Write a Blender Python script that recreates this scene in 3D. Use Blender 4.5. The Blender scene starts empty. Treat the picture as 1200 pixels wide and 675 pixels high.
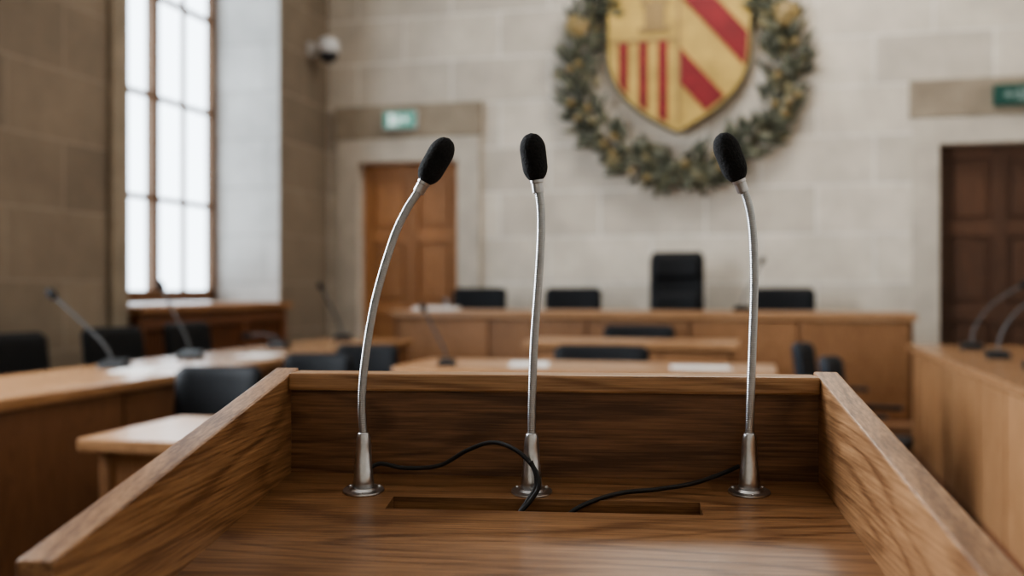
import bpy, bmesh, math, random
from mathutils import Vector, Matrix
random.seed(7)
D2R=math.radians
col=bpy.context.scene.collection
CAMZ=1.26; YAW=14.0; F=1167.0
fx,fy=-math.sin(D2R(YAW)),math.cos(D2R(YAW))
rx,ry=math.cos(D2R(YAW)),math.sin(D2R(YAW))
def cw(x,t,z): return Vector((fx*t+rx*x, fy*t+ry*x, z))

# ---------------------------------------------------------------- materials
def new_mat(name):
    m=bpy.data.materials.new(name); m.use_nodes=True
    nt=m.node_tree; b=nt.nodes["Principled BSDF"]
    return m,nt,b
def N(nt,t,**kw):
    n=nt.nodes.new(t)
    for k,v in kw.items(): setattr(n,k,v)
    return n
def plain(name,colr,rough=.5,metal=0,noise=0,nscale=40,bump=0,emit=None,estr=0,coat=0,spec=.5):
    m,nt,b=new_mat(name)
    b.inputs["Base Color"].default_value=(*colr,1); b.inputs["Roughness"].default_value=rough
    b.inputs["Metallic"].default_value=metal; b.inputs["Specular IOR Level"].default_value=spec
    tc=N(nt,"ShaderNodeTexCoord"); no=N(nt,"ShaderNodeTexNoise"); no.inputs["Scale"].default_value=nscale; no.inputs["Detail"].default_value=4
    nt.links.new(tc.outputs["Object"],no.inputs["Vector"])
    cr=N(nt,"ShaderNodeValToRGB"); k=noise
    cr.color_ramp.elements[0].color=(*[c*(1-k) for c in colr],1); cr.color_ramp.elements[1].color=(*[min(1,c*(1+k)) for c in colr],1)
    cr.color_ramp.elements[0].position=.3; cr.color_ramp.elements[1].position=.7
    nt.links.new(no.outputs["Fac"],cr.inputs["Fac"]); nt.links.new(cr.outputs["Color"],b.inputs["Base Color"])
    if bump:
        bp=N(nt,"ShaderNodeBump"); bp.inputs["Strength"].default_value=bump; bp.inputs["Distance"].default_value=.002
        nt.links.new(no.outputs["Fac"],bp.inputs["Height"]); nt.links.new(bp.outputs["Normal"],b.inputs["Normal"])
    if emit:
        b.inputs["Emission Color"].default_value=(*emit,1); b.inputs["Emission Strength"].default_value=estr
    if coat: b.inputs["Coat Weight"].default_value=coat
    return m
def wood(name,dark,light,axis='X',scale=1.0,rough=.42,rings=20,bump=.3,lo=.62,hi=1.10,shift=0,wr=.16,wf=1.05,wl=.30,fine=(7,240),vary=.14):
    m,nt,b=new_mat(name); L=nt.links.new
    tc=N(nt,"ShaderNodeTexCoord")
    def mapped(al,ac):
        mp=N(nt,"ShaderNodeMapping"); s=[ac*scale]*3; s['XYZ'.index(axis)]=al*scale
        mp.inputs["Location"].default_value=(shift,shift*.7,shift*.3)
        mp.inputs["Scale"].default_value=s; L(tc.outputs["Object"],mp.inputs["Vector"]); return mp
    m1=mapped(.8,5.0); n1=N(nt,"ShaderNodeTexNoise"); n1.inputs["Scale"].default_value=1.2; n1.inputs["Detail"].default_value=1.5; n1.inputs["Roughness"].default_value=.4
    L(m1.outputs[0],n1.inputs["Vector"])
    mu=N(nt,"ShaderNodeMath",operation='MULTIPLY'); mu.inputs[1].default_value=rings; L(n1.outputs["Fac"],mu.inputs[0])
    fr=N(nt,"ShaderNodeMath",operation='FRACT'); L(mu.outputs[0],fr.inputs[0])
    r1=N(nt,"ShaderNodeValToRGB"); e=r1.color_ramp.elements
    e[0].position=0; e[0].color=(.0,.0,.0,1); e[1].position=1; e[1].color=(.0,.0,.0,1)
    x=r1.color_ramp.elements.new(.18); x.color=(.85,.85,.85,1); x=r1.color_ramp.elements.new(.75); x.color=(.75,.75,.75,1)
    L(fr.outputs[0],r1.inputs["Fac"])
    m2=mapped(*fine); n2=N(nt,"ShaderNodeTexNoise"); n2.inputs["Scale"].default_value=1.0; n2.inputs["Detail"].default_value=4; n2.inputs["Roughness"].default_value=.65; L(m2.outputs[0],n2.inputs["Vector"])
    m3=mapped(.5,1.8); n3=N(nt,"ShaderNodeTexNoise"); n3.inputs["Scale"].default_value=1.5; L(m3.outputs[0],n3.inputs["Vector"])
    a=N(nt,"ShaderNodeMath",operation='MULTIPLY'); a.inputs[1].default_value=wr; L(r1.outputs["Color"],a.inputs[0])
    a2=N(nt,"ShaderNodeMath",operation='MULTIPLY_ADD'); a2.inputs[1].default_value=wf; L(n2.outputs["Fac"],a2.inputs[0]); L(a.outputs[0],a2.inputs[2])
    a3=N(nt,"ShaderNodeMath",operation='MULTIPLY_ADD'); a3.inputs[1].default_value=wl; L(n3.outputs["Fac"],a3.inputs[0]); L(a2.outputs[0],a3.inputs[2])
    mr=N(nt,"ShaderNodeMapRange"); mr.inputs["From Min"].default_value=lo-.03; mr.inputs["From Max"].default_value=hi-.05; L(a3.outputs[0],mr.inputs["Value"])
    mx=N(nt,"ShaderNodeMix",data_type='RGBA'); mx.inputs[6].default_value=(*dark,1); mx.inputs[7].default_value=(*light,1)
    L(mr.outputs[0],mx.inputs[0])
    ge=N(nt,"ShaderNodeNewGeometry"); vr=N(nt,"ShaderNodeMapRange"); vr.inputs["To Min"].default_value=1-vary; vr.inputs["To Max"].default_value=1+vary
    L(ge.outputs["Random Per Island"],vr.inputs[0]); sc_=N(nt,"ShaderNodeVectorMath",operation='SCALE'); L(mx.outputs[2],sc_.inputs[0]); L(vr.outputs[0],sc_.inputs["Scale"])
    L(sc_.outputs[0],b.inputs["Base Color"])
    b.inputs["Roughness"].default_value=rough
    bp=N(nt,"ShaderNodeBump"); bp.inputs["Strength"].default_value=bump; bp.inputs["Distance"].default_value=.001
    L(a3.outputs[0],bp.inputs["Height"]); L(bp.outputs["Normal"],b.inputs["Normal"])
    return m
def lwood(name,dark,light,axis,rough=.34,shift=0,rings=18):
    return wood(name,dark,light,axis,rough=rough,shift=shift,rings=rings,wr=.20,wf=1.00,wl=.10,lo=.54,hi=.98,fine=(10,360),bump=.26,vary=.0)
def stone(name,c1,c2,cm,plane='XZ',bw=1.05,bh=.47,off=0):
    m,nt,b=new_mat(name); L=nt.links.new
    tc=N(nt,"ShaderNodeTexCoord"); sp=N(nt,"ShaderNodeSeparateXYZ"); cb=N(nt,"ShaderNodeCombineXYZ")
    L(tc.outputs["Object"],sp.inputs[0]); L(sp.outputs[plane[0]],cb.inputs[0]); L(sp.outputs[plane[1]],cb.inputs[1])
    mp=N(nt,"ShaderNodeMapping"); mp.inputs["Location"].default_value=(off,.1,0); L(cb.outputs[0],mp.inputs[0])
    br=N(nt,"ShaderNodeTexBrick"); br.offset=.5; br.inputs["Scale"].default_value=1; br.inputs["Brick Width"].default_value=bw; br.inputs["Row Height"].default_value=bh
    br.inputs["Mortar Size"].default_value=.012; br.inputs["Mortar Smooth"].default_value=.3; br.inputs["Bias"].default_value=0
    br.inputs["Color1"].default_value=(*c1,1); br.inputs["Color2"].default_value=(*c2,1); br.inputs["Mortar"].default_value=(*cm,1)
    L(mp.outputs[0],br.inputs["Vector"])
    no=N(nt,"ShaderNodeTexNoise"); no.inputs["Scale"].default_value=2.2; no.inputs["Detail"].default_value=7; no.inputs["Roughness"].default_value=.65; L(tc.outputs["Object"],no.inputs["Vector"])
    mr=N(nt,"ShaderNodeMapRange"); mr.inputs["From Min"].default_value=.3; mr.inputs["From Max"].default_value=.7; mr.inputs["To Min"].default_value=.82; mr.inputs["To Max"].default_value=1.12; L(no.outputs["Fac"],mr.inputs[0])
    mx=N(nt,"ShaderNodeVectorMath",operation='SCALE'); L(br.outputs["Color"],mx.inputs[0]); L(mr.outputs[0],mx.inputs["Scale"])
    L(mx.outputs[0],b.inputs["Base Color"]); b.inputs["Roughness"].default_value=.85
    bp=N(nt,"ShaderNodeBump"); bp.inputs["Strength"].default_value=.5; bp.inputs["Distance"].default_value=.01; bp.invert=True
    L(br.outputs["Fac"],bp.inputs["Height"]); L(bp.outputs["Normal"],b.inputs["Normal"])
    return m

M_lect_x=lwood("oak_lectern_x",(.125,.057,.024),(.42,.228,.112),'X',rough=.33)
M_back=lwood("oak_back_panel",(.10,.046,.021),(.33,.17,.083),'X',rough=.44,shift=3.3)
M_lect_y=lwood("oak_lectern_y",(.165,.078,.034),(.49,.275,.137),'Y',rough=.36,shift=1.3)
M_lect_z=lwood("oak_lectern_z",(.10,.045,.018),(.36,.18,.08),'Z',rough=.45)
M_rail=lwood("oak_rail_lit",(.23,.115,.05),(.56,.33,.17),'X',rough=.34,shift=2.1)  # paler oak: the light catching the rail is put into its colour
M_slot=plain("slot_dark",(.07,.032,.015),.7,noise=.3)
M_bench_y=wood("bench_top_wood_y",(.24,.122,.058),(.46,.27,.145),'Y',rough=.24,vary=0)
M_bench_x=wood("bench_top_wood_x",(.27,.14,.067),(.50,.29,.155),'X',rough=.28,vary=0)
M_panel=wood("bench_panel_wood",(.20,.095,.040),(.42,.215,.10),'Z',rough=.5)
M_panel_l=wood("bench_panel_shaded",(.13,.056,.025),(.27,.13,.060),'Z',rough=.5)  # darker panel wood: shadow on the left bench front is in the colour
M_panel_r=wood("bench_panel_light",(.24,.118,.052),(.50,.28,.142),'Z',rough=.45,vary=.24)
M_door=wood("door_wood",(.27,.115,.042),(.54,.265,.11),'Z',rough=.5)
M_doord=wood("door_wood_shaded",(.055,.025,.014),(.14,.065,.034),'Z',rough=.55)  # shade over the right-hand door is painted into this wood tone
M_rad=wood("radiator_cover_wood",(.12,.048,.022),(.26,.105,.05),'Z',rough=.5)
M_wframe=wood("window_frame_wood",(.10,.050,.022),(.21,.11,.052),'Z',rough=.55)
M_metal=plain("brushed_nickel",(.56,.56,.57),.30,1,noise=.06,nscale=200)
M_goose=plain("gooseneck_steel",(.43,.44,.45),.37,1,noise=.06,nscale=300)
M_dgoose=plain("desk_gooseneck_grey",(.10,.105,.11),.45,.6,noise=.06,nscale=100)
M_foam=plain("black_foam",(.012,.012,.013),.95,noise=.6,nscale=450,bump=1.0)
M_cable=plain("black_rubber",(.012,.012,.013),.5,noise=.2)
M_black=plain("black_leather",(.010,.011,.013),.62,noise=.25,nscale=60,bump=.2,spec=.22)
M_blue=plain("slate_fabric",(.024,.028,.035),.7,noise=.25,nscale=80,spec=.3)
M_plast=plain("black_plastic",(.010,.010,.011),.5,noise=.1,spec=.35)
M_steel=plain("chair_steel",(.35,.35,.36),.3,1,noise=.05)
M_paper=plain("paper",(.72,.71,.69),.7,noise=.03)
M_white=plain("white_plastic",(.62,.62,.62),.4,noise=.04)
M_gold=plain("shield_yellow",(.46,.315,.09),.6,noise=.18,nscale=5)
M_red=plain("shield_red",(.20,.012,.016),.6,noise=.18,nscale=6)
M_rim=plain("shield_rim_bronze",(.10,.085,.045),.5,.3,noise=.3,nscale=10)
M_fig=plain("shield_figure_ochre",(.28,.19,.08),.6,noise=.2)
M_rose=plain("wreath_ochre",(.25,.18,.075),.6,noise=.25)
M_green=plain("sign_green",(.06,.22,.17),.4,noise=.03,emit=(.06,.40,.30),estr=.35)
M_pict=plain("sign_white",(.7,.8,.76),.4,noise=.02,emit=(.8,1,.92),estr=.55)
M_greend=plain("sign_green_dim",(.012,.065,.052),.4,noise=.03,emit=(.02,.3,.2),estr=.03)
M_pictd=plain("sign_white_dim",(.20,.28,.26),.4,noise=.02,emit=(.8,1,.92),estr=.03)
M_floor=plain("floor_carpet",(.07,.053,.042),.9,noise=.2,nscale=30,bump=.3)
M_ceil=plain("ceiling_plaster",(.50,.47,.43),.9,noise=.04,nscale=3)
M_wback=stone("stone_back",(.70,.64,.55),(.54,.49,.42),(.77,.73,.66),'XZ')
M_wleft=stone("stone_left_shaded",(.28,.225,.17),(.205,.165,.125),(.31,.255,.20),'YZ')  # backlit window wall: its shade is mixed into the stone colours
M_reveal=stone("reveal_stone",(.60,.59,.57),(.54,.53,.51),(.46,.45,.43),'XZ',bw=.9,bh=.47,off=.2)
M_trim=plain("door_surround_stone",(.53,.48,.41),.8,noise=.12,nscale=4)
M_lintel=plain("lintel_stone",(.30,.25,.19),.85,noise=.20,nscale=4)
M_plat=wood("platform_wood",(.20,.10,.05),(.38,.21,.115),'X',rough=.5)

M_leaf,nt,b=new_mat("wreath_leaf")
g=N(nt,"ShaderNodeNewGeometry"); cr=N(nt,"ShaderNodeValToRGB")
e=cr.color_ramp.elements; e[0].color=(.036,.042,.029,1); e[1].color=(.25,.21,.11,1)
x=e.new(.5); x.color=(.085,.092,.063,1); x=e.new(.84); x.color=(.135,.135,.087,1)
nt.links.new(g.outputs["Random Per Island"],cr.inputs["Fac"]); nt.links.new(cr.outputs["Color"],b.inputs["Base Color"]); b.inputs["Roughness"].default_value=.5

# ---------------------------------------------------------------- mesh helpers
def finish(bm,name,mat,parent=None,loc=(0,0,0),rot=0,smooth=False,kind=None,label=None,cat=None,group=None):
    bmesh.ops.recalc_face_normals(bm,faces=bm.faces)
    me=bpy.data.meshes.new(name); bm.to_mesh(me); bm.free()
    if smooth:
        for p in me.polygons: p.use_smooth=True
    o=bpy.data.objects.new(name,me); col.objects.link(o)
    me.materials.append(mat)
    if parent: o.parent=parent
    o.location=loc; o.rotation_euler=(0,0,rot)
    if kind: o["kind"]=kind
    if label: o["label"]=label
    if cat: o["category"]=cat
    if group: o["group"]=group
    return o
def empty(name,loc,rot=0,label=None,cat=None,group=None):
    o=bpy.data.objects.new(name,None); col.objects.link(o); o.empty_display_size=.1
    o.location=loc; o.rotation_euler=(0,0,rot)
    if label:o["label"]=label
    if cat:o["category"]=cat
    if group:o["group"]=group
    return o
def hexa(bm,pts,bevel=0,seg=2):
    vs=[bm.verts.new(p) for p in pts]
    fs=[(0,3,2,1),(4,5,6,7),(0,1,5,4),(1,2,6,5),(2,3,7,6),(3,0,4,7)]
    faces=[bm.faces.new([vs[i] for i in f]) for f in fs]
    if bevel>0:
        es=set()
        for f in faces:
            for ed in f.edges: es.add(ed)
        bmesh.ops.bevel(bm,geom=list(es),offset=bevel,segments=seg,affect='EDGES',profile=.6)
def box(bm,lo,hi,bevel=0,seg=2):
    a,c=lo,hi
    hexa(bm,[(a[0],a[1],a[2]),(c[0],a[1],a[2]),(c[0],c[1],a[2]),(a[0],c[1],a[2]),(a[0],a[1],c[2]),(c[0],a[1],c[2]),(c[0],c[1],c[2]),(a[0],c[1],c[2])],bevel,seg)
def rings(bm,rs,closed=False,cap=True):
    n=len(rs[0]); vs=[[bm.verts.new(p) for p in r] for r in rs]
    for i in range(len(vs)-1):
        for j in range(n):
            bm.faces.new((vs[i][j],vs[i][(j+1)%n],vs[i+1][(j+1)%n],vs[i+1][j]))
    if cap:
        bm.faces.new(list(reversed(vs[0]))); bm.faces.new(vs[-1])
def lathe(bm,prof,seg=32,mat=None):
    mat=mat or Matrix.Identity(4)
    rs=[[mat@Vector((r*math.cos(2*math.pi*k/seg),r*math.sin(2*math.pi*k/seg),z)) for k in range(seg)] for r,z in prof]
    rings(bm,rs)
def catmull(pts,n=12):
    P=[Vector(p) for p in pts]; P=[2*P[0]-P[1]]+P+[2*P[-1]-P[-2]]; out=[]
    for i in range(1,len(P)-2):
        for k in range(n):
            t=k/n; p0,p1,p2,p3=P[i-1:i+3]
            out.append(.5*((2*p1)+(-p0+p2)*t+(2*p0-5*p1+4*p2-p3)*t*t+(-p0+3*p1-3*p2+p3)*t**3))
    out.append(P[-2]); return out
def resample(pts,step):
    out=[pts[0]]; acc=0
    for a,c in zip(pts,pts[1:]):
        d=(c-a).length
        while d>0 and acc+d>=step:
            r=(step-acc)/d; a=a+(c-a)*r; out.append(a); d=(c-a).length; acc=0
        acc+=d
    out.append(pts[-1]); return out
def tube(bm,pts,rad,seg=10):
    rs=[]; up=Vector((.13,.97,.2)).normalized()
    for i,p in enumerate(pts):
        t=(pts[min(i+1,len(pts)-1)]-pts[max(i-1,0)])
        if t.length<1e-9: t=Vector((0,0,1))
        t.normalize(); u=up-t*up.dot(t)
        if u.length<1e-3: u=t.orthogonal()
        u.normalize(); up=u; w=t.cross(u); r=rad(i) if callable(rad) else rad
        rs.append([p+u*r*math.cos(2*math.pi*k/seg)+w*r*math.sin(2*math.pi*k/seg) for k in range(seg)])
    rings(bm,rs)
def obj_boxes(name,lst,mat,bevel=.004,**kw):
    bm=bmesh.new()
    for lo,hi in lst: box(bm,lo,hi,bevel)
    return finish(bm,name,mat,**kw)
def copy_tree(src,loc,rot,name=None,label=None):
    o=src.copy(); col.objects.link(o); o.location=loc; o.rotation_euler=(0,0,rot)
    if label: o["label"]=label
    for c in src.children:
        k=c.copy(); col.objects.link(k); k.parent=o
        for c2 in c.children:
            k2=c2.copy(); col.objects.link(k2); k2.parent=k
    return o

# ---------------------------------------------------------------- room shell
XL,XR,YB,YF,H=-4.55,3.05,10.0,-3.0,6.0
def S(name,lst,mat,bevel=0,**kw): return obj_boxes(name,lst,mat,bevel,kind="structure",**kw)
S("floor",[((XL,YF,-.1),(XR,YB,0))],M_floor)
S("ceiling",[((XL-.75,YF-.3,H),(XR+.3,YB+.3,H+.2))],M_ceil)
DL=(-4.19,-3.07); DR=(1.62,2.72); DH=2.60
S("wall_back",[((XL,YB,0),(DL[0],YB+.3,H)),((DL[0],YB,DH),(DL[1],YB+.3,H)),((DL[1],YB,0),(DR[0],YB+.3,H)),((DR[0],YB,DH),(DR[1],YB+.3,H)),((DR[1],YB,0),(XR,YB+.3,H))],M_wback)
WZ0,WZ1=1.07,4.9
W1=(6.42,8.88); W2=(1.3,3.9)
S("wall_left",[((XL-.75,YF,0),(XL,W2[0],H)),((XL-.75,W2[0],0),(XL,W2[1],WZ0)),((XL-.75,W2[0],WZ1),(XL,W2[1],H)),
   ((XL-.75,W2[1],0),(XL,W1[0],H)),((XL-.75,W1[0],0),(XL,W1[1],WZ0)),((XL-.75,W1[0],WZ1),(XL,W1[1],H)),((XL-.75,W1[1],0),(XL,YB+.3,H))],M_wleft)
S("wall_right",[((XR,YF,0),(XR+.3,YB+.3,H))],M_wback)
S("wall_front",[((XL,YF-.3,0),(XR,YF,H))],M_wback)
def reveal(name,w):
    S(name,[((XL-.74,w[1]-.012,WZ0),(XL-.001,w[1],WZ1)),((XL-.74,w[0],WZ0),(XL-.001,w[0]+.012,WZ1)),((XL-.74,w[0],WZ1-.012),(XL-.001,w[1],WZ1))],M_reveal)
reveal("trim_1",W1); reveal("trim_2",W2)
def window(name,w):
    bm=bmesh.new(); x0,x1=XL-.75,XL-.68; a,c=w[0]+.012,w[1]-.012; z0,z1=WZ0+.06,WZ1-.012
    for lo,hi in [((x0,a,z0),(x1,a+.08,z1)),((x0,c-.08,z0),(x1,c,z1)),((x0,a,z0),(x1,c,z0+.11)),((x0,a,z1-.09),(x1,c,z1))]: box(bm,lo,hi,.004)
    mid=w[0]+(7.85-6.42); box(bm,(x0-.01,mid-.042,z0),(x1+.01,mid+.042,z1),.004)
    for yy in (w[0]+.53,w[0]+.98,w[0]+1.92): box(bm,(x0+.015,yy-.017,z0),(x1-.02,yy+.017,z1),0)
    for zz in (2.06,2.97,3.88): box(bm,(x0+.01,a,zz-.022),(x1-.015,c,zz+.022),0)
    finish(bm,name,M_wframe,kind="structure")
window("window_1",W1); window("window_2",W2)
S("trim_3",[((XL-.70,W1[0]+.013,WZ0),(XL+.15,W1[1]-.013,WZ0+.055))],M_panel,.006)
S("trim_4",[((XL-.70,W2[0]+.013,WZ0),(XL+.15,W2[1]-.013,WZ0+.055))],M_panel,.006)
S("trim_5",[((XL,W1[0]-.19,0.0),(XL+.05,W1[0]-.005,H)),],M_lintel,.005)
def surround(n,d):
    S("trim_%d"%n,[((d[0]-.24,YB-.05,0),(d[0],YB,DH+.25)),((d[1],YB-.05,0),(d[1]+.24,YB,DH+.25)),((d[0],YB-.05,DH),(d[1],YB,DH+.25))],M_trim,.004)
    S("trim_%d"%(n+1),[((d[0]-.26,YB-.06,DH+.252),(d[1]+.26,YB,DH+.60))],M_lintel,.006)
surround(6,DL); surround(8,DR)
def door(name,d,mat):
    bm=bmesh.new(); y0=YB+.12
    box(bm,(d[0],y0+.03,0),(d[1],y0+.08,DH))
    mid=(d[0]+d[1])/2
    for a,c in ((d[0],d[0]+.11),(mid-.07,mid+.07),(d[1]-.11,d[1])): box(bm,(a,y0,0),(c,y0+.04,DH),.006)
    for a,c in ((0,.22),(.95,1.09),(1.75,1.88),(DH-.13,DH)): box(bm,(d[0]+.1,y0+.001,a),(d[1]-.1,y0+.04,c),.006)
    for xa,xb in ((d[0]+.15,mid-.11),(mid+.11,d[1]-.15)):
        for za,zb in ((.27,.90),(1.14,1.70),(1.93,DH-.18)): box(bm,(xa,y0+.012,za),(xb,y0+.04,zb),.012)
    o=finish(bm,name,mat,kind="structure")
    bm=bmesh.new(); hx=d[1]-.17
    tube(bm,[Vector((hx,y0,1.05)),Vector((hx,y0-.05,1.05)),Vector((hx-.12,y0-.05,1.05))],.010,8)
    box(bm,(hx-.025,y0-.008,.95),(hx+.025,y0,1.15),.003)
    finish(bm,"door_handle",M_steel,parent=o)
door("door_1",DL,M_door); door("door_2",DR,M_doord)
S("baseboard_right",[((XR-.02,YF,0),(XR,YB-.06,.14))],M_rad,.003)

bm=bmesh.new()
X0,X1=XL+.002,XL+.11
box(bm,(X0,6.46,0),(X1,8.80,.10),.004); box(bm,(X0,6.46,.95),(X1,8.80,WZ0-.005),.004)
for yy in (6.46,7.22,7.98,8.72): box(bm,(X0,yy,.09),(X1,yy+.08,.96),.004)
y=6.56
while y<8.71:
    box(bm,(X0+.02,y,.1),(X1-.03,y+.022,.95)); y+=.045
box(bm,(X0,6.5,.1),(X0+.02,8.76,.95))
finish(bm,"radiator_cover",M_rad,label="reddish wooden slatted radiator cover under the tall window",cat="radiator cover")

# ---------------------------------------------------------------- emblem
def outline(x0,x1,zt,zs,zb,n=18):
    cx=(x0+x1)/2; w=(x1-x0)/2; pts=[(x1,zt),(x0,zt)]
    for k in range(n+1):
        s=k/n; pts.append((cx-w*(1-s**2.6),zs-(zs-zb)*s))
    for k in range(n-1,-1,-1):
        s=k/n; pts.append((cx+w*(1-s**2.6),zs-(zs-zb)*s))
    return pts
SO=outline(-1.48,-.09,4.62,3.66,2.79)
def clip(poly,cl):
    out=poly
    for i in range(len(cl)):
        a=cl[i]; b2=cl[(i+1)%len(cl)]
        if abs(a[0]-b2[0])+abs(a[1]-b2[1])<1e-9: continue
        def side(p): return (b2[0]-a[0])*(p[1]-a[1])-(b2[1]-a[1])*(p[0]-a[0])
        inp=out; out=[]
        for j in range(len(inp)):
            p,q=inp[j],inp[(j+1)%len(inp)]; sp,sq=side(p),side(q)
            if sp>=0: out.append(p)
            if sp*sq<0:
                t=sp/(sp-sq); out.append((p[0]+(q[0]-p[0])*t,p[1]+(q[1]-p[1])*t))
        if len(out)<3: return []
    return out
def prism(bm,poly,y0,y1):
    if len(poly)<3: return
    a=[bm.verts.new((p[0],y0,p[1])) for p in poly]; c=[bm.verts.new((p[0],y1,p[1])) for p in poly]
    bm.faces.new(a); bm.faces.new(list(reversed(c)))
    for i in range(len(a)):
        j=(i+1)%len(a); bm.faces.new((a[i],a[j],c[j],c[i]))
emb=empty("coat_of_arms",(0,YB,0),label="yellow and red striped shield ringed by a green leaf wreath",cat="coat of arms")
def E(bm,name,mat,**k): return finish(bm,name,mat,parent=emb,**k)
bm=bmesh.new(); prism(bm,SO,-.14,-.012); E(bm,"shield_field",M_gold)
inner=outline(-1.45,-.12,4.59,3.66,2.84)
bm=bmesh.new()
for a,c in ((-1.36,-1.275),(-1.165,-1.08),(-.975,-.885)):
    prism(bm,clip([(a,2.5),(c,2.5),(c,3.69),(a,3.69)],inner),-.152,-.139)
for z0,z1 in ((4.12,4.48),(3.27,3.62)):
    prism(bm,clip([(-.765,z0),(.1,z0-1.15*.865),(.1,z1-1.15*.865),(-.765,z1)],inner),-.152,-.139)
E(bm,"red_stripe",M_red,label="raised red pales and diagonal bands")
bm=bmesh.new()
prism(bm,[(-.787,2.9),(-.763,2.9),(-.763,4.6),(-.787,4.6)],-.156,-.139); box(bm,(-1.45,-.155,3.69),(-.77,-.139,3.715))
E(bm,"shield_division",M_fig)
bm=bmesh.new()
box(bm,(-1.17,-.158,3.78),(-.85,-.139,3.83),.003); box(bm,(-1.11,-.158,3.82),(-.91,-.1395,4.06),.003)
box(bm,(-1.14,-.157,4.05),(-.88,-.1395,4.08),.002)
for xx in (-1.14,-1.035,-.93): box(bm,(xx,-.158,4.07),(xx+.05,-.139,4.14),.003)
E(bm,"tower_figure",M_fig)
bm=bmesh.new(); pts=[Vector((p[0],-.12,p[1])) for p in SO]; pts.append(pts[0]); 
pts2=[]
for a,c in zip(pts,pts[1:]):
    if (c-a).length<1e-6: continue
    n=max(1,int((c-a).length/.08))
    for k in range(n): pts2.append(a+(c-a)*k/n)
pts2.append(pts[0]); tube(bm,pts2,.025,8); E(bm,"shield_rim",M_rim,smooth=True)
WC=Vector((-.77,0,3.46)); 
def leaf(bm,p,d,n,L,Wd):
    d=d.normalized(); s=d.cross(n).normalized(); prof=[(0,.08),(.25,.8),(.5,1),(.75,.7),(1,.03)]
    prev=None
    for t,w in prof:
        c=p+d*L*t+n*(.035*math.sin(t*3.1))
        row=[bm.verts.new(c-s*Wd*w*.5-n*.012),bm.verts.new(c+n*.012),bm.verts.new(c+s*Wd*w*.5-n*.012)]
        if prev:
            bm.faces.new((prev[0],prev[1],row[1],row[0])); bm.faces.new((prev[1],prev[2],row[2],row[1]))
        prev=row
bm=bmesh.new(); nrm=Vector((0,-1,0))
for sgn in (-1,1):
    for i in range(320):
        f=i/320; th=f*math.pi*.97+.02
        wob=.035*math.sin(th*17+sgn)+.025*math.sin(th*31)
        r=1.04+wob+random.gauss(0,.085); a=-math.pi/2+sgn*th
        r=max(.86,min(1.18,r))
        p=WC+Vector((math.cos(a)*r,-.06-random.random()*.09,math.sin(a)*r))
        tg=Vector((-math.sin(a),0,math.cos(a)))*sgn; ra=Vector((math.cos(a),0,math.sin(a)))
        side=1 if r>1.04+random.uniform(-.08,.08) else -1; d=tg+ra*side*random.uniform(.2,1.5)+Vector((0,-random.random()*.3,0))
        n=(nrm+Vector((random.uniform(-.45,.45),0,random.uniform(-.45,.45)))).normalized()
        L=random.uniform(.12,.20)
        leaf(bm,p,d,n,L,random.uniform(.05,.08))
for i in range(44):
    a=D2R(random.uniform(-125,-55)); p=WC+Vector((random.uniform(-.28,.28),-.1,-.88-random.random()*.22))
    leaf(bm,p,Vector((math.cos(a)*1.6,-.1,math.sin(a))),nrm,.22,.06)
E(bm,"wreath_leaves",M_leaf,smooth=False)
bm=bmesh.new()
for sgn in (-1,1):
    pts=[]
    for k in range(40):
        a=-math.pi/2+sgn*(k/39*math.pi*.97-.10); pts.append(WC+Vector((math.cos(a)*1.04,-.06-.03*(sgn>0)*(k<4),math.sin(a)*1.04)))
    tube(bm,pts,.028,8)
    tube(bm,[WC+Vector((-sgn*.05,-.1,-1.02)),WC+Vector((-sgn*.16,-.1,-1.15)),WC+Vector((-sgn*.24,-.1,-1.30))],.022,8)
E(bm,"wreath_stem",M_rim,smooth=True)
bm=bmesh.new(); bmesh.ops.create_uvsphere(bm,u_segments=12,v_segments=8,radius=.038); 
b0=E(bm,"berry",M_rose,smooth=True); b0.location=WC+Vector((-1.09,-.16,0))
for i in range(28):
    a=random.uniform(0,2*math.pi); r=1.04+random.uniform(-.14,.14)
    k=b0.copy(); col.objects.link(k); k.parent=emb; k.location=WC+Vector((math.cos(a)*r,-.17,math.sin(a)*r))
bm=bmesh.new(); lathe(bm,[(.11,0),(.12,.03),(.09,.05),(.05,.04),(.045,.06),(.01,.07)],20,Matrix.Rotation(math.pi/2,4,'X'))
r0=E(bm,"rosette",M_rose,smooth=True); r0.location=(.25,-.14,3.88)
k=r0.copy(); col.objects.link(k); k.parent=emb; k.location=(-1.79,-.14,3.88)

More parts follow.
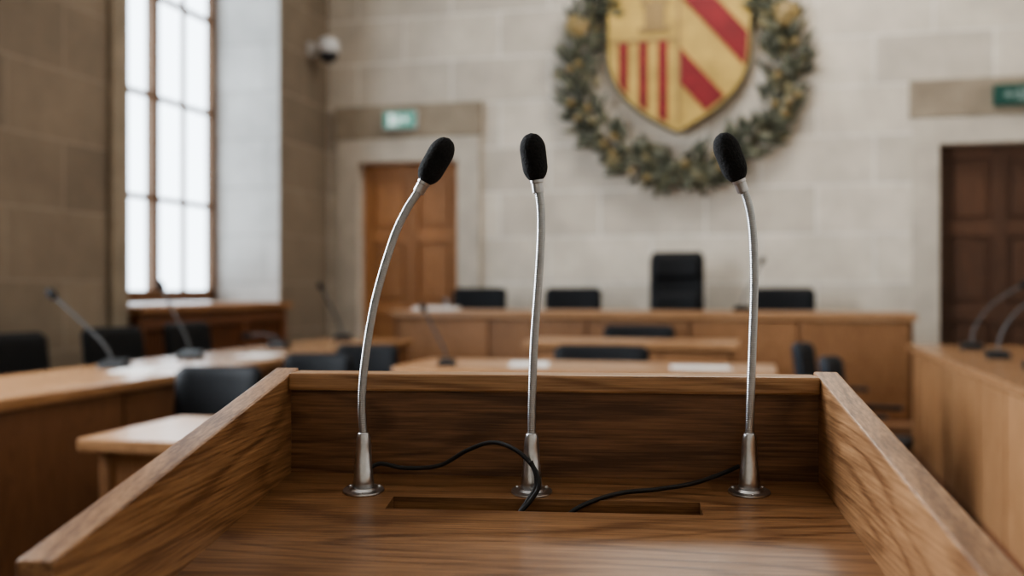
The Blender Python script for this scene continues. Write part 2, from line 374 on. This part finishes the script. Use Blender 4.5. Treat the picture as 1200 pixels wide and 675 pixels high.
# ---------------------------------------------------------------- exit signs
def exit_sign(cx,cz,w,h,lab,arrow,mg,mp_):
    o=empty("exit_sign",(cx,YB-.06,cz),label=lab,cat="exit sign",group="green exit signs above the doors")
    obj_boxes("sign_housing",[((-w/2,-.07,-h/2),(w/2,0,h/2))],M_white if arrow>0 else M_greend,.006,parent=o)
    obj_boxes("sign_face",[((-w/2+.012,-.076,-h/2+.012),(w/2-.012,-.069,h/2-.012))],mg,.001,parent=o)
    bm=bmesh.new(); s=h; y0,y1=-.081,-.075; a=arrow
    def poly(pts): 
        prism(bm,[(a*x*s,z*s) for x,z in pts],y0,y1)
    poly([(-.62,-.33),(-.34,-.33),(-.34,.33),(-.62,.33)])
    poly([(.05,-.06),(.35,-.06),(.35,.06),(.05,.06)]); poly([(.33,-.2),(.60,0),(.33,.2)])
    poly([(-.16,.16),(-.02,.16),(-.06,-.08),(-.20,-.08)])
    poly([(-.20,-.06),(-.10,-.06),(-.20,-.34),(-.29,-.34)]); poly([(-.12,-.08),(-.03,-.08),(.04,-.30),(-.05,-.30)])
    poly([(-.16,.15),(-.14,.06),(-.28,.00),(-.30,.06)]); poly([(-.04,.15),(.08,.04),(.04,0),(-.06,.06)])
    bmesh.ops.create_icosphere(bm,subdivisions=2,radius=.055*s,matrix=Matrix.Translation((a*-.07*s,-.078,.25*s))@Matrix.Diagonal((1,.1,1,1)))
    finish(bm,"sign_pictogram",mp_,parent=o)
exit_sign(-3.68,3.03,.37,.19,"pale green illuminated emergency exit sign above the orange-brown door",1,M_green,M_pict)
exit_sign(2.26,3.02,.38,.19,"dim green emergency exit sign above the door darkened as if in shade",-1,M_greend,M_pictd)

sc=empty("security_camera",(-4.54,9.55,3.74),label="white dome security camera mounted high on the stone wall",cat="security camera")
bm=bmesh.new(); box(bm,(-.01,-.07,-.07),(.03,.07,.07),.01); tube(bm,[Vector((.02,0,0)),Vector((.10,0,.02)),Vector((.16,0,.05))],.022,10); finish(bm,"wall_bracket",M_white,parent=sc)
bm=bmesh.new(); lathe(bm,[(.02,.12),(.07,.11),(.11,.08),(.12,.02),(.12,-.03),(.105,-.05)],24,Matrix.Translation((.20,0,0))); finish(bm,"camera_housing",M_white,parent=sc,smooth=True)
bm=bmesh.new(); lathe(bm,[(.10,-.045),(.095,-.08),(.07,-.12),(.035,-.145),(.005,-.15)],24,Matrix.Translation((.20,0,0))); finish(bm,"camera_dome",plain("dome_dark",(.03,.03,.035),.15,noise=.05),parent=sc,smooth=True)

# ---------------------------------------------------------------- platform + dais desk
PZ=.23
obj_boxes("speakers_platform",[((-3.55,7.92,0),(1.45,9.93,PZ))],M_plat,.006,label="low wooden platform carrying the presiding desk",cat="platform")
dd=empty("presiding_desk",(-.975,8.2,PZ),label="long oak panelled presiding desk on the low platform",cat="desk")
hw=2.15
obj_boxes("desk_top",[((-hw,-.03,.775),(hw,.70,.835))],M_bench_x,.008,parent=dd)
n=5; lst=[]
for i in range(n):
    a=-hw+.03+(2*hw-.06)*i/n; c=-hw+.03+(2*hw-.06)*(i+1)/n
    lst.append(((a+.010,.0,.02),(c-.010,.03,.765)))
obj_boxes("front_panel",lst,M_panel,.006,parent=dd)
obj_boxes("desk_carcass",[((-hw+.03,.02,0),(hw-.03,.06,.77)),((-hw+.03,.0,0),(-hw+.06,.66,.775)),((hw-.06,.0,0),(hw-.03,.66,.775))],M_panel_l,.002,parent=dd)

# ---------------------------------------------------------------- side benches
def bench(name,x0,x1,y0,y1,face,mat,lab,mc=None,n=6,gap=.008):
    o=empty(name,((x0+x1)/2,(y0+y1)/2,0),label=lab,cat="bench desk")
    w=(x1-x0)/2; l=(y1-y0)/2
    obj_boxes("bench_top",[((-w,-l,.805),(w,l,.85))],M_bench_y,.008,parent=o)
    fxx=face*(w-.03); lst=[]
    for i in range(n):
        a=-l+.03+(2*l-.06)*i/n; c=-l+.03+(2*l-.06)*(i+1)/n
        lst.append(((min(fxx,fxx-face*.02),a+gap,.09),(max(fxx,fxx-face*.02),c-gap,.795)))
    obj_boxes("front_panel",lst,mat,.004,parent=o)
    b0=fxx-face*.018; b1=fxx-face*.05
    obj_boxes("bench_carcass",[((min(b0,b1),-l+.03,0),(max(b0,b1),l-.03,.805)),((-w+.05,-l+.03,0),(w-.05,-l+.06,.805)),((-w+.05,l-.06,0),(w-.05,l-.03,.805)),((-w+.05,-.015,0),(w-.05,.015,.805))],mc or mat,.002,parent=o)
    return o
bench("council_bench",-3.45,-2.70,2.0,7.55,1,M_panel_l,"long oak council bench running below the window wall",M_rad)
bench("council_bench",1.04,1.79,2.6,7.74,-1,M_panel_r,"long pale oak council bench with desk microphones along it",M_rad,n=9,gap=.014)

# ---------------------------------------------------------------- centre desks
def desk(x0,x1,y0,y1,z,lab):
    o=empty("council_desk",((x0+x1)/2,(y0+y1)/2,0),label=lab,cat="desk",group="small oak desks in the chamber floor")
    w=(x1-x0)/2; l=(y1-y0)/2
    obj_boxes("desk_top",[((-w,-l,z-.045),(w,l,z))],M_bench_x,.008,parent=o)
    obj_boxes("modesty_panel",[((-w+.08,-l+.06,.12),(w-.08,-l+.085,z-.045))],M_panel,.003,parent=o)
    for xx in (-w+.05,w-.09):
        obj_boxes("desk_leg",[((xx,-l+.05,.0),(xx+.04,l-.05,.04)),((xx,-l+.05,.04),(xx+.04,-l+.13,z-.045)),((xx,l-.13,.04),(xx+.04,l-.05,z-.045))],M_panel,.003,parent=o)
    obj_boxes("under_shelf",[((-w+.09,-l+.086,z-.20),(w-.09,l-.10,z-.18))],M_panel,.003,parent=o)
    return o
desk(-1.57,-.14,6.6,7.15,.90,"oak desk with one chair before the presiding desk")
desk(-1.87,.08,4.9,5.55,.85,"wide pale oak desk with papers and a microphone on top")
desk(-2.25,-1.05,2.92,3.55,.75,"small pale oak desk beside the long council bench")

# ---------------------------------------------------------------- chairs
def rrect_slab(bm,W,z0,z1,T,curve,yb,lean,n=14,m=12,rc=.035):
    secs=[]
    for i in range(n+1):
        f=i/n; z=z0+(z1-z0)*f
        e=min(f,1-f)*(z1-z0); k=1 if e>rc else math.sqrt(max(0,1-(1-e/rc)**2))
        hw=W/2-rc*(1-k)*.9; th=T*(.35+.65*min(1,k+.15)) 
        row=[]
        for j in range(m+1):
            x=-hw+2*hw*j/m; tt=th/2*(.45 if j in(0,m) else 1)
            row.append(Vector((x,yb+lean*f-curve*(x/(W/2))**2-tt,z)))
        for j in range(m,-1,-1):
            x=-hw+2*hw*j/m; tt=th/2*(.45 if j in(0,m) else 1)
            row.append(Vector((x,yb+lean*f-curve*(x/(W/2))**2+tt,z)))
        secs.append(row)
    rings(bm,secs)
def make_chair(name,lab,cat,grp,high=False,mat=None,W=.46,curve=.035):
    mat=mat or M_black
    o=empty(name,(0,0,-50),label=lab,cat=cat,group=grp)
    bm=bmesh.new(); box(bm,(-.24,-.25,.42),(.24,.22,.50),.03,3); finish(bm,"seat",mat,parent=o,smooth=True)
    bm=bmesh.new(); rrect_slab(bm,W,.55,1.37 if high else 1.03,.06,curve,.24,.07 if high else .06); 
    if high:
        rrect_slab(bm,W-.08,1.12,1.33,.05,.03,.245,.02,n=8)
        rrect_slab(bm,W-.08,.68,.98,.05,.03,.215,.02,n=8)
    finish(bm,"backrest",mat,parent=o,smooth=True)
    ax=.33 if high else .28; az=.12 if high else 0
    for s in (-1,1):
        bm=bmesh.new(); tube(bm,catmull([(s*.22,.10,.45),(s*(ax-.005),.08,.50),(s*ax,.06,.64+az),(s*ax,.02,.665+az)],5),.013,8)
        box(bm,(s*ax-.028,-.17,.66+az),(s*ax+.028,.13,.69+az),.01); finish(bm,"armrest",M_plast,parent=o)
    bm=bmesh.new(); tube(bm,catmull([(0,.10,.41),(0,.24,.44),(0,.29,.60),(0,.285,.72)],5),.02,8); finish(bm,"back_support",M_plast,parent=o)
    bm=bmesh.new(); lathe(bm,[(.03,.10),(.03,.26),(.018,.26),(.018,.40),(.09,.405),(.09,.425)],16); finish(bm,"gas_post",M_steel,parent=o)
    bm=bmesh.new()
    for k in range(5):
        a=2*math.pi*k/5+.3; c,s=math.cos(a),math.sin(a)
        tube(bm,[Vector((c*.02,s*.02,.115)),Vector((c*.15,s*.15,.10)),Vector((c*.28,s*.28,.075))],lambda i:.024-.005*i,8)
    finish(bm,"star_base",M_plast,parent=o)
    for k in range(5):
        a=2*math.pi*k/5+.3; bm=bmesh.new()
        mt=Matrix.Translation((math.cos(a)*.28,math.sin(a)*.28,.03))@Matrix.Rotation(a,4,'Z')@Matrix.Rotation(math.pi/2,4,'X')
        lathe(bm,[(.02,-.022),(.03,-.018),(.03,.018),(.02,.022)],14,mt); finish(bm,"caster",M_plast,parent=o)
    return o
first={}
def place(src_key,maker,loc,rot,scale=1,label=None,group=None,sx=1):
    if src_key not in first:
        o=maker(); o.location=loc; o.rotation_euler=(0,0,rot); first[src_key]=o
    else:
        o=copy_tree(first[src_key],loc,rot)
    o.scale=(scale*sx,scale,scale)
    if label: o["label"]=label
    if group: o["group"]=group
    return o
mk=lambda: make_chair("office_chair","black leather office chair with low back and armrests","chair","black office chairs")
place("ex",lambda:make_chair("executive_chair","tall black leather executive chair behind the presiding desk","chair","black office chairs",True,W=.50),(-.76,9.2,PZ),0)
for X in (-2.70,-1.75,.21):
    place("oc",mk,(X,9.2,PZ),random.uniform(-.06,.06),sx=1.19,label="black low-backed office chair behind the presiding desk",group="chairs at the presiding desk")
for Y in (4.62,5.50,6.36):
    place("oc",mk,(-3.74,Y,0),math.pi/2+random.uniform(-.05,.05)-.1,.98,sx=1.15,label="black office chair tucked behind the council bench",group="chairs along the council bench")
place("oc",mk,(-.91,7.47,0),.0,.945,sx=1.25,label="black office chair behind a small oak desk",group="chairs at the small desks")
place("oc",mk,(-.95,5.86,0),.0,.88,sx=1.45,label="black office chair behind the wide oak desk",group="chairs at the small desks")
place("oc",mk,(-2.40,3.93,0),.16,.87,sx=1.02,label="black office chair turned slightly, beside the long council bench",group="chairs at the small desks")
place("oc",mk,(-2.42,5.02,0),.12,.86,sx=1.0,label="black office chair next to the council bench",group="chairs at the small desks")
place("oc",mk,(-2.42,5.75,0),.12,.87,sx=1.0,label="black office chair next to the council bench",group="chairs at the small desks")
mb=lambda: make_chair("office_chair","slate grey fabric chair seen from its side","chair","slate chairs",mat=M_blue,W=.38,curve=.07)
place("sl",mb,(.48,6.78,0),math.pi/2-.30,.87,label="dark slate office chair turned sideways near the pale bench",group="slate chairs")
place("sl",mb,(.59,5.90,0),math.pi/2-.30,.84,label="dark slate office chair turned sideways near the pale bench",group="slate chairs")

# ---------------------------------------------------------------- desk mics
def make_dmic(pts,lab,grp):
    o=empty("desk_microphone",(0,0,0),label=lab,cat="microphone",group=grp)
    bm=bmesh.new(); hexa(bm,[(-.07,-.06,0),(.07,-.06,0),(.07,.06,0),(-.07,.06,0),(-.062,-.05,.03),(.062,-.05,.03),(.062,.05,.05),(-.062,.05,.05)],.006); finish(bm,"microphone_base",M_plast,parent=o)
    P=catmull([Vector(p) for p in pts],8)
    bm=bmesh.new(); tube(bm,P,.0075,8); finish(bm,"gooseneck",M_dgoose,parent=o,smooth=True)
    d=(P[-1]-P[-2]).normalized(); mt=Matrix.Translation(P[-1]-d*.005)@d.to_track_quat('Z','Y').to_matrix().to_4x4()
    bm=bmesh.new(); lathe(bm,[(.010,0),(.018,.006),(.022,.02),(.022,.045),(.016,.06),(.003,.066)],14,mt); finish(bm,"microphone_head",M_foam,parent=o,smooth=True)
    return o
g1=[(0,0,.03),(-.05,0,.12),(-.15,0,.22),(-.30,0,.36)]
g2=[(0,0,.03),(-.02,0,.12),(-.09,0,.26),(-.16,0,.40)]
g3=[(0,0,.04),(.02,0,.14),(.09,0,.26),(.19,0,.35),(.30,0,.42)]
g4=[(0,0,.03),(.03,0,.07),(.12,0,.09),(.22,0,.08)]
L="black desk microphone with grey gooseneck on the council bench"
rotL=D2R(YAW)
a=make_dmic(g1,L,"microphones on the benches"); a.location=(-3.2,4.44,.85); a.rotation_euler=(0,0,rotL)
b_=make_dmic(g2,L,"microphones on the benches"); b_.location=(-3.2,5.14,.85); b_.rotation_euler=(0,0,rotL)
d_=make_dmic(g4,"black desk microphone folded low on the council bench","microphones on the benches"); d_.location=(-3.2,6.24,.85); d_.rotation_euler=(0,0,math.pi)
copy_tree(b_,(-3.2,7.30,.85),rotL)
c_=make_dmic(g3,L,"microphones on the benches"); c_.location=(1.36,7.15,.85)
copy_tree(c_,(1.34,6.30,.85),-.1); copy_tree(c_,(1.36,5.50,.85),0)
q=copy_tree(b_,(-1.60,5.0,.85),rotL,label="slim desk microphone on the wide oak desk"); q.scale=(.72,.72,.72)
copy_tree(b_,(-.15,8.55,PZ+.835),rotL+math.pi,label="slim desk microphone on the presiding desk")

def paper(x,y,z,rot,w=.21,h=.30,t=.004,lab="white sheets of paper lying on the desk"):
    bm=bmesh.new(); box(bm,(-w/2,-h/2,0),(w/2,h/2,t*.6)); box(bm,(-w/2+.006,-h/2+.004,t*.6),(w/2-.003,h/2-.006,t)); finish(bm,"paper_stack",M_paper,loc=(x,y,z),rot=rot,label=lab,cat="paper",group="papers on the desks")
paper(-3.0,4.35,.85,.3,.21,.30); paper(-2.95,5.5,.85,.1)
paper(-.30,5.2,.85,.1,.30,.21); paper(-1.2,5.2,.85,.2,.21,.3)
paper(-2.80,8.45,PZ+.835,.1,.40,.22,.03,"thick stack of papers on the presiding desk")

# ---------------------------------------------------------------- lectern
LX,LY=-.2418,1.1455
LR=D2R(YAW-5.5)
lec=empty("lectern",(LX,LY,0),LR,label="golden-brown oak lectern with raised side panels and cable slot",cat="lectern")
zs=lambda y:1.038+.0998*y
zr=lambda y:1.157+.165*y
HI=.310; HO=.338; Y0=-.505; Y1=.03
def sbox(bm,x0,x1,y0,y1,lo,hi,bevel=0,seg=2):
    hexa(bm,[(x0,y0,lo(y0)),(x1,y0,lo(y0)),(x1,y1,lo(y1)),(x0,y1,lo(y1)),(x0,y0,hi(y0)),(x1,y0,hi(y0)),(x1,y1,hi(y1)),(x0,y1,hi(y1))],bevel,seg)
sx0,sx1,sy0,sy1=-.166,.168,-.126,-.085
bm=bmesh.new(); lo=lambda y:zs(y)-.02
sbox(bm,-HI,HI,sy1,0,lo,zs); sbox(bm,-HI,HI,Y0,sy0,lo,zs); sbox(bm,-HI,sx0,sy0,sy1,lo,zs); sbox(bm,sx1,HI,sy0,sy1,lo,zs)
bmesh.ops.remove_doubles(bm,verts=bm.verts,dist=1e-6)
finish(bm,"reading_surface",M_lect_x,parent=lec)
bm=bmesh.new(); l2=lambda y:zs(y)-.07; l3=lambda y:zs(y)-.066; l4=lambda y:zs(y)-.0201
sbox(bm,sx0-.004,sx1+.004,sy0-.004,sy1+.004,l2,l3)
sbox(bm,sx0-.004,sx0,sy0-.004,sy1+.004,l3,l4); sbox(bm,sx1,sx1+.004,sy0-.004,sy1+.004,l3,l4)
sbox(bm,sx0,sx1,sy0-.004,sy0,l3,l4); sbox(bm,sx0,sx1,sy1,sy1+.004,l3,l4)
finish(bm,"cable_slot",M_slot,parent=lec,label="dark recessed tray under the slot")
for s in (-1,1):
    bm=bmesh.new(); x0,x1=(-HO,-HI) if s<0 else (HI,HO)
    sbox(bm,x0,x1,Y0-.012,Y1,lambda y:zs(y)-.06,zr,.0025,3); finish(bm,"side_panel",M_lect_y,parent=lec)
obj_boxes("back_panel",[((-HI,.0,.96),(HI,.026,1.138))],M_back,.0,parent=lec)
obj_boxes("back_rail",[((-HI,-.012,1.138),(HI,.030,1.1585))],M_rail,.003,parent=lec)
bm=bmesh.new(); bl=lambda y:0.06; bh=lambda y:zs(y)-.071
sbox(bm,-.29,.29,-.44,.0,bl,bh,.003); finish(bm,"pedestal",M_lect_z,parent=lec)
obj_boxes("plinth",[((-.32,-.47,0),(.32,.03,.06))],M_lect_x,.006,parent=lec)

# ---------------------------------------------------------------- lectern microphones
def lec_mic(bpx,bpy_,t,goose,head0,head1,lab):
    x=(bpx-600)/F*t
    w=cw(x,t,0)
    dx,dy=w.x-LX,w.y-LY; ly=-math.sin(LR)*dx+math.cos(LR)*dy
    zb=zs(ly)+.0002
    o=empty("gooseneck_microphone",(w.x,w.y,zb),D2R(YAW),label=lab,cat="microphone",group="gooseneck microphones on the lectern")
    tilt=Matrix.Rotation(math.atan(.0998),4,'X')
    bm=bmesh.new(); lathe(bm,[(.0228,0),(.0232,.0010),(.0228,.0022),(.016,.0028),(.013,.005)],40,tilt)
    for k in range(3):
        a=2*math.pi*k/3+.5; lathe(bm,[(.0022,.0018),(.0022,.0036),(.0012,.0042)],10,tilt@Matrix.Translation((math.cos(a)*.019,math.sin(a)*.019,0)))
    finish(bm,"base_flange",M_metal,parent=o,smooth=False)
    bm=bmesh.new(); lathe(bm,[(.0118,.002),(.0114,.012),(.0102,.024),(.0098,.0245),(.0098,.030),(.0094,.0305),(.0086,.050),(.0076,.060),(.0066,.064),(.0055,.066)],32); 
    ob=finish(bm,"ferrule",M_metal,parent=o,smooth=True)
    def loc(p): return Vector(((p[0]-bpx)/F*t,0,(CAMZ-(p[1]-337)/F*t)-zb))
    P=[Vector((0,0,.060))]+[loc(p) for p in goose]+[loc(head0)]
    P=resample(catmull(P,24),.0006)
    bm=bmesh.new(); tube(bm,P,lambda i:.0046+.00018*math.cos(i*.0006/.0024*2*math.pi),12); finish(bm,"gooseneck",M_goose,parent=o,smooth=True)
    h0,h1=loc(head0),loc(head1); d=(h1-h0); Lh=d.length; d.normalize()
    d=(d+Vector((0,-.10,0))).normalized()
    q=d.to_track_quat('Z','Y').to_matrix().to_4x4()
    bm=bmesh.new(); lathe(bm,[(.005,-.014),(.0066,-.013),(.0066,-.003),(.0074,-.002),(.0074,.006),(.006,.007)],24,Matrix.Translation(h0)@q); finish(bm,"microphone_collar",M_metal,parent=o,smooth=False)
    prof=[]; R=.0147
    for k in range(33):
        f=k/32; z=.001+f*(Lh+.001)
        if f<.28: g=math.sqrt(max(0,1-((.28-f)/.28)**2*.68))
        elif f>.62: g=math.sqrt(max(.0004,1-((f-.62)/.38)**2))
        else: g=1
        prof.append((R*g*(.94+.08*f),z))
    bm=bmesh.new(); lathe(bm,prof,32,Matrix.Translation(h0)@q); finish(bm,"foam_windscreen",M_foam,parent=o,smooth=True)
    return o
lec_mic(426,573,1.122,[(424,470),(428,420),(440,350),(460,282),(475,248),(488,227)],(497,213),(526,164),"silver gooseneck microphone with black foam, bent strongly to one side")
lec_mic(623,576,1.112,[(623.5,470),(626,400),(631,330),(634,275),(633.5,240)],(629,211),(622,158),"silver gooseneck microphone with black foam, nearly upright by the cables")
lec_mic(878,579,1.103,[(879.5,470),(882,400),(884,330),(882,270),(876,235)],(866,211),(844,158),"silver gooseneck microphone with black foam, top bent slightly over")

def cable(pts,lab):
    P=catmull([cw((p[0]-600)/F*p[2],p[2],CAMZ-(p[1]-337)/F*p[2]) for p in pts],14)
    bm=bmesh.new(); tube(bm,P,.0025,10); finish(bm,"microphone_cable",M_cable,smooth=True,label=lab,cat="cable",group="cables on the lectern")
cable([(428,553,1.150),(445,543,1.150),(475,548,1.148),(515,545,1.14),(548,527,1.13),(578,518,1.12),(606,528,1.10),(627,550,1.085),(631,570,1.078),(622,586,1.072),(610,600,1.066),(604,612,1.063)],"black cable arching over the lectern into the slot")
cable([(866,546,1.135),(845,555,1.122),(812,566,1.105),(770,573,1.095),(730,577,1.09),(697,586,1.08),(672,598,1.066),(660,612,1.062)],"black cable lying across the lectern into the slot")
cable([(622,540,1.088),(628,556,1.086),(627,572,1.082),(617,588,1.074),(607,603,1.067)],"short black cable dropping beside a microphone base")

# ---------------------------------------------------------------- lights
w=bpy.data.worlds.new("World"); bpy.context.scene.world=w; w.use_nodes=True
bg=w.node_tree.nodes["Background"]; bg.inputs[0].default_value=(.80,.91,1,1); bg.inputs[1].default_value=5.2
def area(name,loc,rot,sx,sy,power,colr=(1,1,1),portal=False):
    l=bpy.data.lights.new(name,'AREA'); l.shape='RECTANGLE'; l.size=sx; l.size_y=sy; l.energy=power; l.color=colr
    if portal: l.cycles.is_portal=True
    o=bpy.data.objects.new(name,l); col.objects.link(o); o.location=loc; o.rotation_euler=[D2R(a) for a in rot]; return o
area("window_portal",(XL-.78,(W1[0]+W1[1])/2,(WZ0+WZ1)/2),(0,-90,0),3.8,2.4,1,portal=True)
area("added_key_light",(XL-.66,(W2[0]+W2[1])/2,(WZ0+WZ1)/2),(0,-90,0),3.6,2.3,600,(.90,.95,1))  # added key light for the lectern, at the out-of-view window
area("added_ceiling_fill",(-.3,8.0,5.9),(0,0,0),2.2,1.0,130,(1,.94,.86))  # added fill for the back of the room, no lamp fitting there
area("added_ceiling_fill",(-.75,1.6,5.9),(0,0,0),3.0,2.0,15,(1,.92,.82))  # weak added fill near the lectern, no lamp fitting there either

# ---------------------------------------------------------------- camera
cd=bpy.data.cameras.new("camera"); cam=bpy.data.objects.new("camera",cd); col.objects.link(cam)
cam.location=(0,0,CAMZ); cam.rotation_euler=(math.pi/2,0,D2R(YAW))
cd.sensor_width=36; cd.lens=35.0; cd.clip_start=.05
cd.dof.use_dof=True; cd.dof.focus_distance=1.08; cd.dof.aperture_fstop=2.9
bpy.context.scene.camera=cam
try: bpy.context.scene.view_settings.look='AgX - Medium High Contrast'
except Exception as ex: print(ex)
